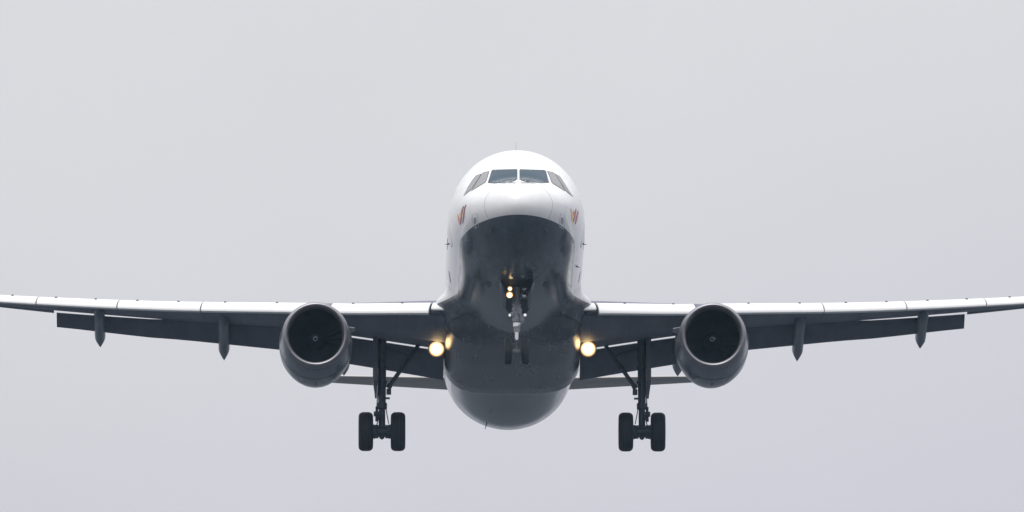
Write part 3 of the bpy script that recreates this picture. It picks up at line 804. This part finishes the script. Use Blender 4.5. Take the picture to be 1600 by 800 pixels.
# nose landing gear -----------------------------------------------------
NY = 5.07
nx = 0.0
NZ = zat(808.5, 548.5, NY)
zn = lambda py: zat(808.5, py, NY)
patch('gear_bay_shade', [(786,436),(831,436),(833,452),(827,482),(818,497),(799,497),(790,482),(784,452)], M['bay'], root, off=0.004, thick=0.015, step=3.0)  # flat patch on the skin, coloured dark as the open bay's shade
ng = MB()
ng.tube([(nx, NY, zn(440)), (nx, NY, zn(474)), (nx, NY, zn(503))], [0.07, 0.115, 0.115], 18)
ng.tube([(nx, NY, zn(511)), (nx, NY, zn(519))], 0.085, 16)
for py, rr in ((476, .135), (484, 0.14), (499, 0.135)):
    ng.lathe((nx, NY, zn(py)), 'Z', [(-0.03, rr * .85), (-0.025, rr), (0.025, rr), (0.03, rr * .85)], 16, caps=(True, True))
ng.box((nx + 0.15, NY - 0.05, zn(499)), (0.12, 0.14, 0.17)); ng.box((nx - 0.13, NY - 0.06, zn(492)), (0.10, 0.12, 0.13)); ng.box((nx + 0.08, NY - 0.12, zn(488)), (0.12, 0.1, 0.16))
ng.tube([(nx - 0.02, NY - 0.03, zn(450)), (nx - 0.03, NY - 0.14, zn(478)), (nx + 0.14, NY - 0.15, zn(497)), (nx + 0.16, NY - 0.12, zn(505)), (nx + 0.05, NY - .12, zn(512))], 0.016, 8)
ng.tube([(nx - 0.28, NY - 0.02, zn(461)), (nx, NY - 0.02, zn(470)), (nx + 0.28, NY - 0.02, zn(461))], 0.03, 10)
ng.tube([(nx - 0.24, NY - 0.02, zn(492.3)), (nx + 0.24, NY - 0.02, zn(492.3))], 0.03, 10)
ng.tube([(nx - 0.04, NY + 0.02, zn(440)), (nx - 0.01, NY - 0.06, zn(474))], 0.03, 10)
ng.tube([(nx, NY + .05, NZ), (nx, NY + .05, zn(519))], 0.06, 12)
ng.tube([(nx - 0.34, NY, NZ), (nx + 0.34, NY, NZ)], 0.055, 14)
ng.lathe((nx, NY, NZ), 'X', [(-0.12, 0.05), (-0.10, 0.085), (0.10, 0.085), (0.12, 0.05)], 14, caps=(True, True))
nose = ng.build('nose_landing_gear', M['gearpaint'], root)
MB().lathe((nx, NY - 0.01, 0), 'Z', [(zn(505), 0.1), (zn(505), 0.112), (zn(511), 0.112), (zn(511), 0.09)], 18, caps=(True, True)).lathe((nx, NY - 0.02, 0), 'Z', [(zn(519.5), 0.03), (zn(519.5), 0.056), (zn(532), 0.052), (zn(533), 0.038), (zn(543), 0.02)], 16, caps=(True, True)).build('oleo_piston', M['chrome'], nose)
for q in (-0.25, 0.25):
    wb = MB(); wheel(wb, nx + q, NY, NZ, 0.385, 0.112)
    wb.build('wheel', [M['rubber'], M['steel'], M['seal']], nose, sharp=45)
for sg in (-1, 1):
    MB().loft([[(nx + sg * (0.47 + dx), 4.0, zn(449)), (nx + sg * (0.47 + dx), 5.6, zn(449)), (nx + sg * (0.32 + dx), 5.6, zn(476)), (nx + sg * (0.30 + dx), 4.2, zn(479) + 0.12)] for dx in (0, 0.035)]).build('gear_door', M['belly'], nose, smooth=False)
def lamp(px, py, depth, r, lens_mat, name, parent, sub, back=0.12, hood=0.012):
    c = at(px, py, depth)
    h = MB().lathe(c, 'Y', [(back, r * 0.35), (back * 0.7, r * 0.8), (0.02, r * 1.08), (-hood, r * 1.10), (-hood, r * 1.0), (0.0, r * 0.98)], 28, caps=(True, False))
    o = h.build(name, M['housing'], parent)
    MB().lathe(c, 'Y', [(0.0, r * 0.985), (-0.010, r * 0.8), (-0.018, r * 0.45), (-0.02, r * 0.08)], 28, caps=(False, True)).build(sub, lens_mat, o if parent is root else parent)
    return o, c
lamp(796.2, 461.3, NY - 0.15, 0.098, M['lens_taxi'], 'taxi_lamp', nose, 'lamp_lens', hood=0.10)
lamp(796.8, 451.6, NY - 0.15, 0.068, M['lens_taxi'], 'taxi_lamp', nose, 'lamp_lens', hood=0.10)
lamp(820.2, 461.5, NY - 0.15, 0.098, M['lens_off'], 'taxi_lamp', nose, 'lamp_lens')
lamp(819.5, 451.5, NY - 0.15, 0.068, M['lens_off'], 'taxi_lamp', nose, 'lamp_lens')
lamp(796.9, 492.4, NY - 0.10, 0.045, M['lens_white'], 'turnoff_lamp', nose, 'lamp_lens', 0.08)
lamp(820.4, 492.2, NY - 0.10, 0.045, M['lens_white'], 'turnoff_lamp', nose, 'lamp_lens', 0.08)

# landing lights under the wing roots -----------------------------------
for px in (682, 919):
    sg = -1 if px < 800 else 1
    lo, c = lamp(px, 545, 15.2, 0.225, M['lens_warm'], 'landing_light', root, 'lamp_lens', 0.16)  # disc enlarged so its graded rim imitates a soft glow
    MB().tube([c + Vector((0, 0.10, 0.10)), c + Vector((0, 0.22, 0.30)), c + Vector((0, 0.3, 0.6))], 0.05, 10).build('lamp_arm', M['housing'], lo)
    ld = bpy.data.lights.new('landing_spill_fill', 'SPOT'); ld.energy = 7.0; ld.color = (1.0, 0.60, 0.26); ld.shadow_soft_size = 0.2  # added fill ahead of the lens, aimed back to warm wing and fairing
    ld.spot_size = R(165); ld.spot_blend = 1.0
    lob = bpy.data.objects.new('landing_spill_fill', ld); COL.objects.link(lob); lob.parent = lo; lob.location = c + Vector((0, -0.35, -0.12))
    lob.rotation_euler = Vector((0, -1, -0.1)).to_track_quat('Z', 'Y').to_euler()
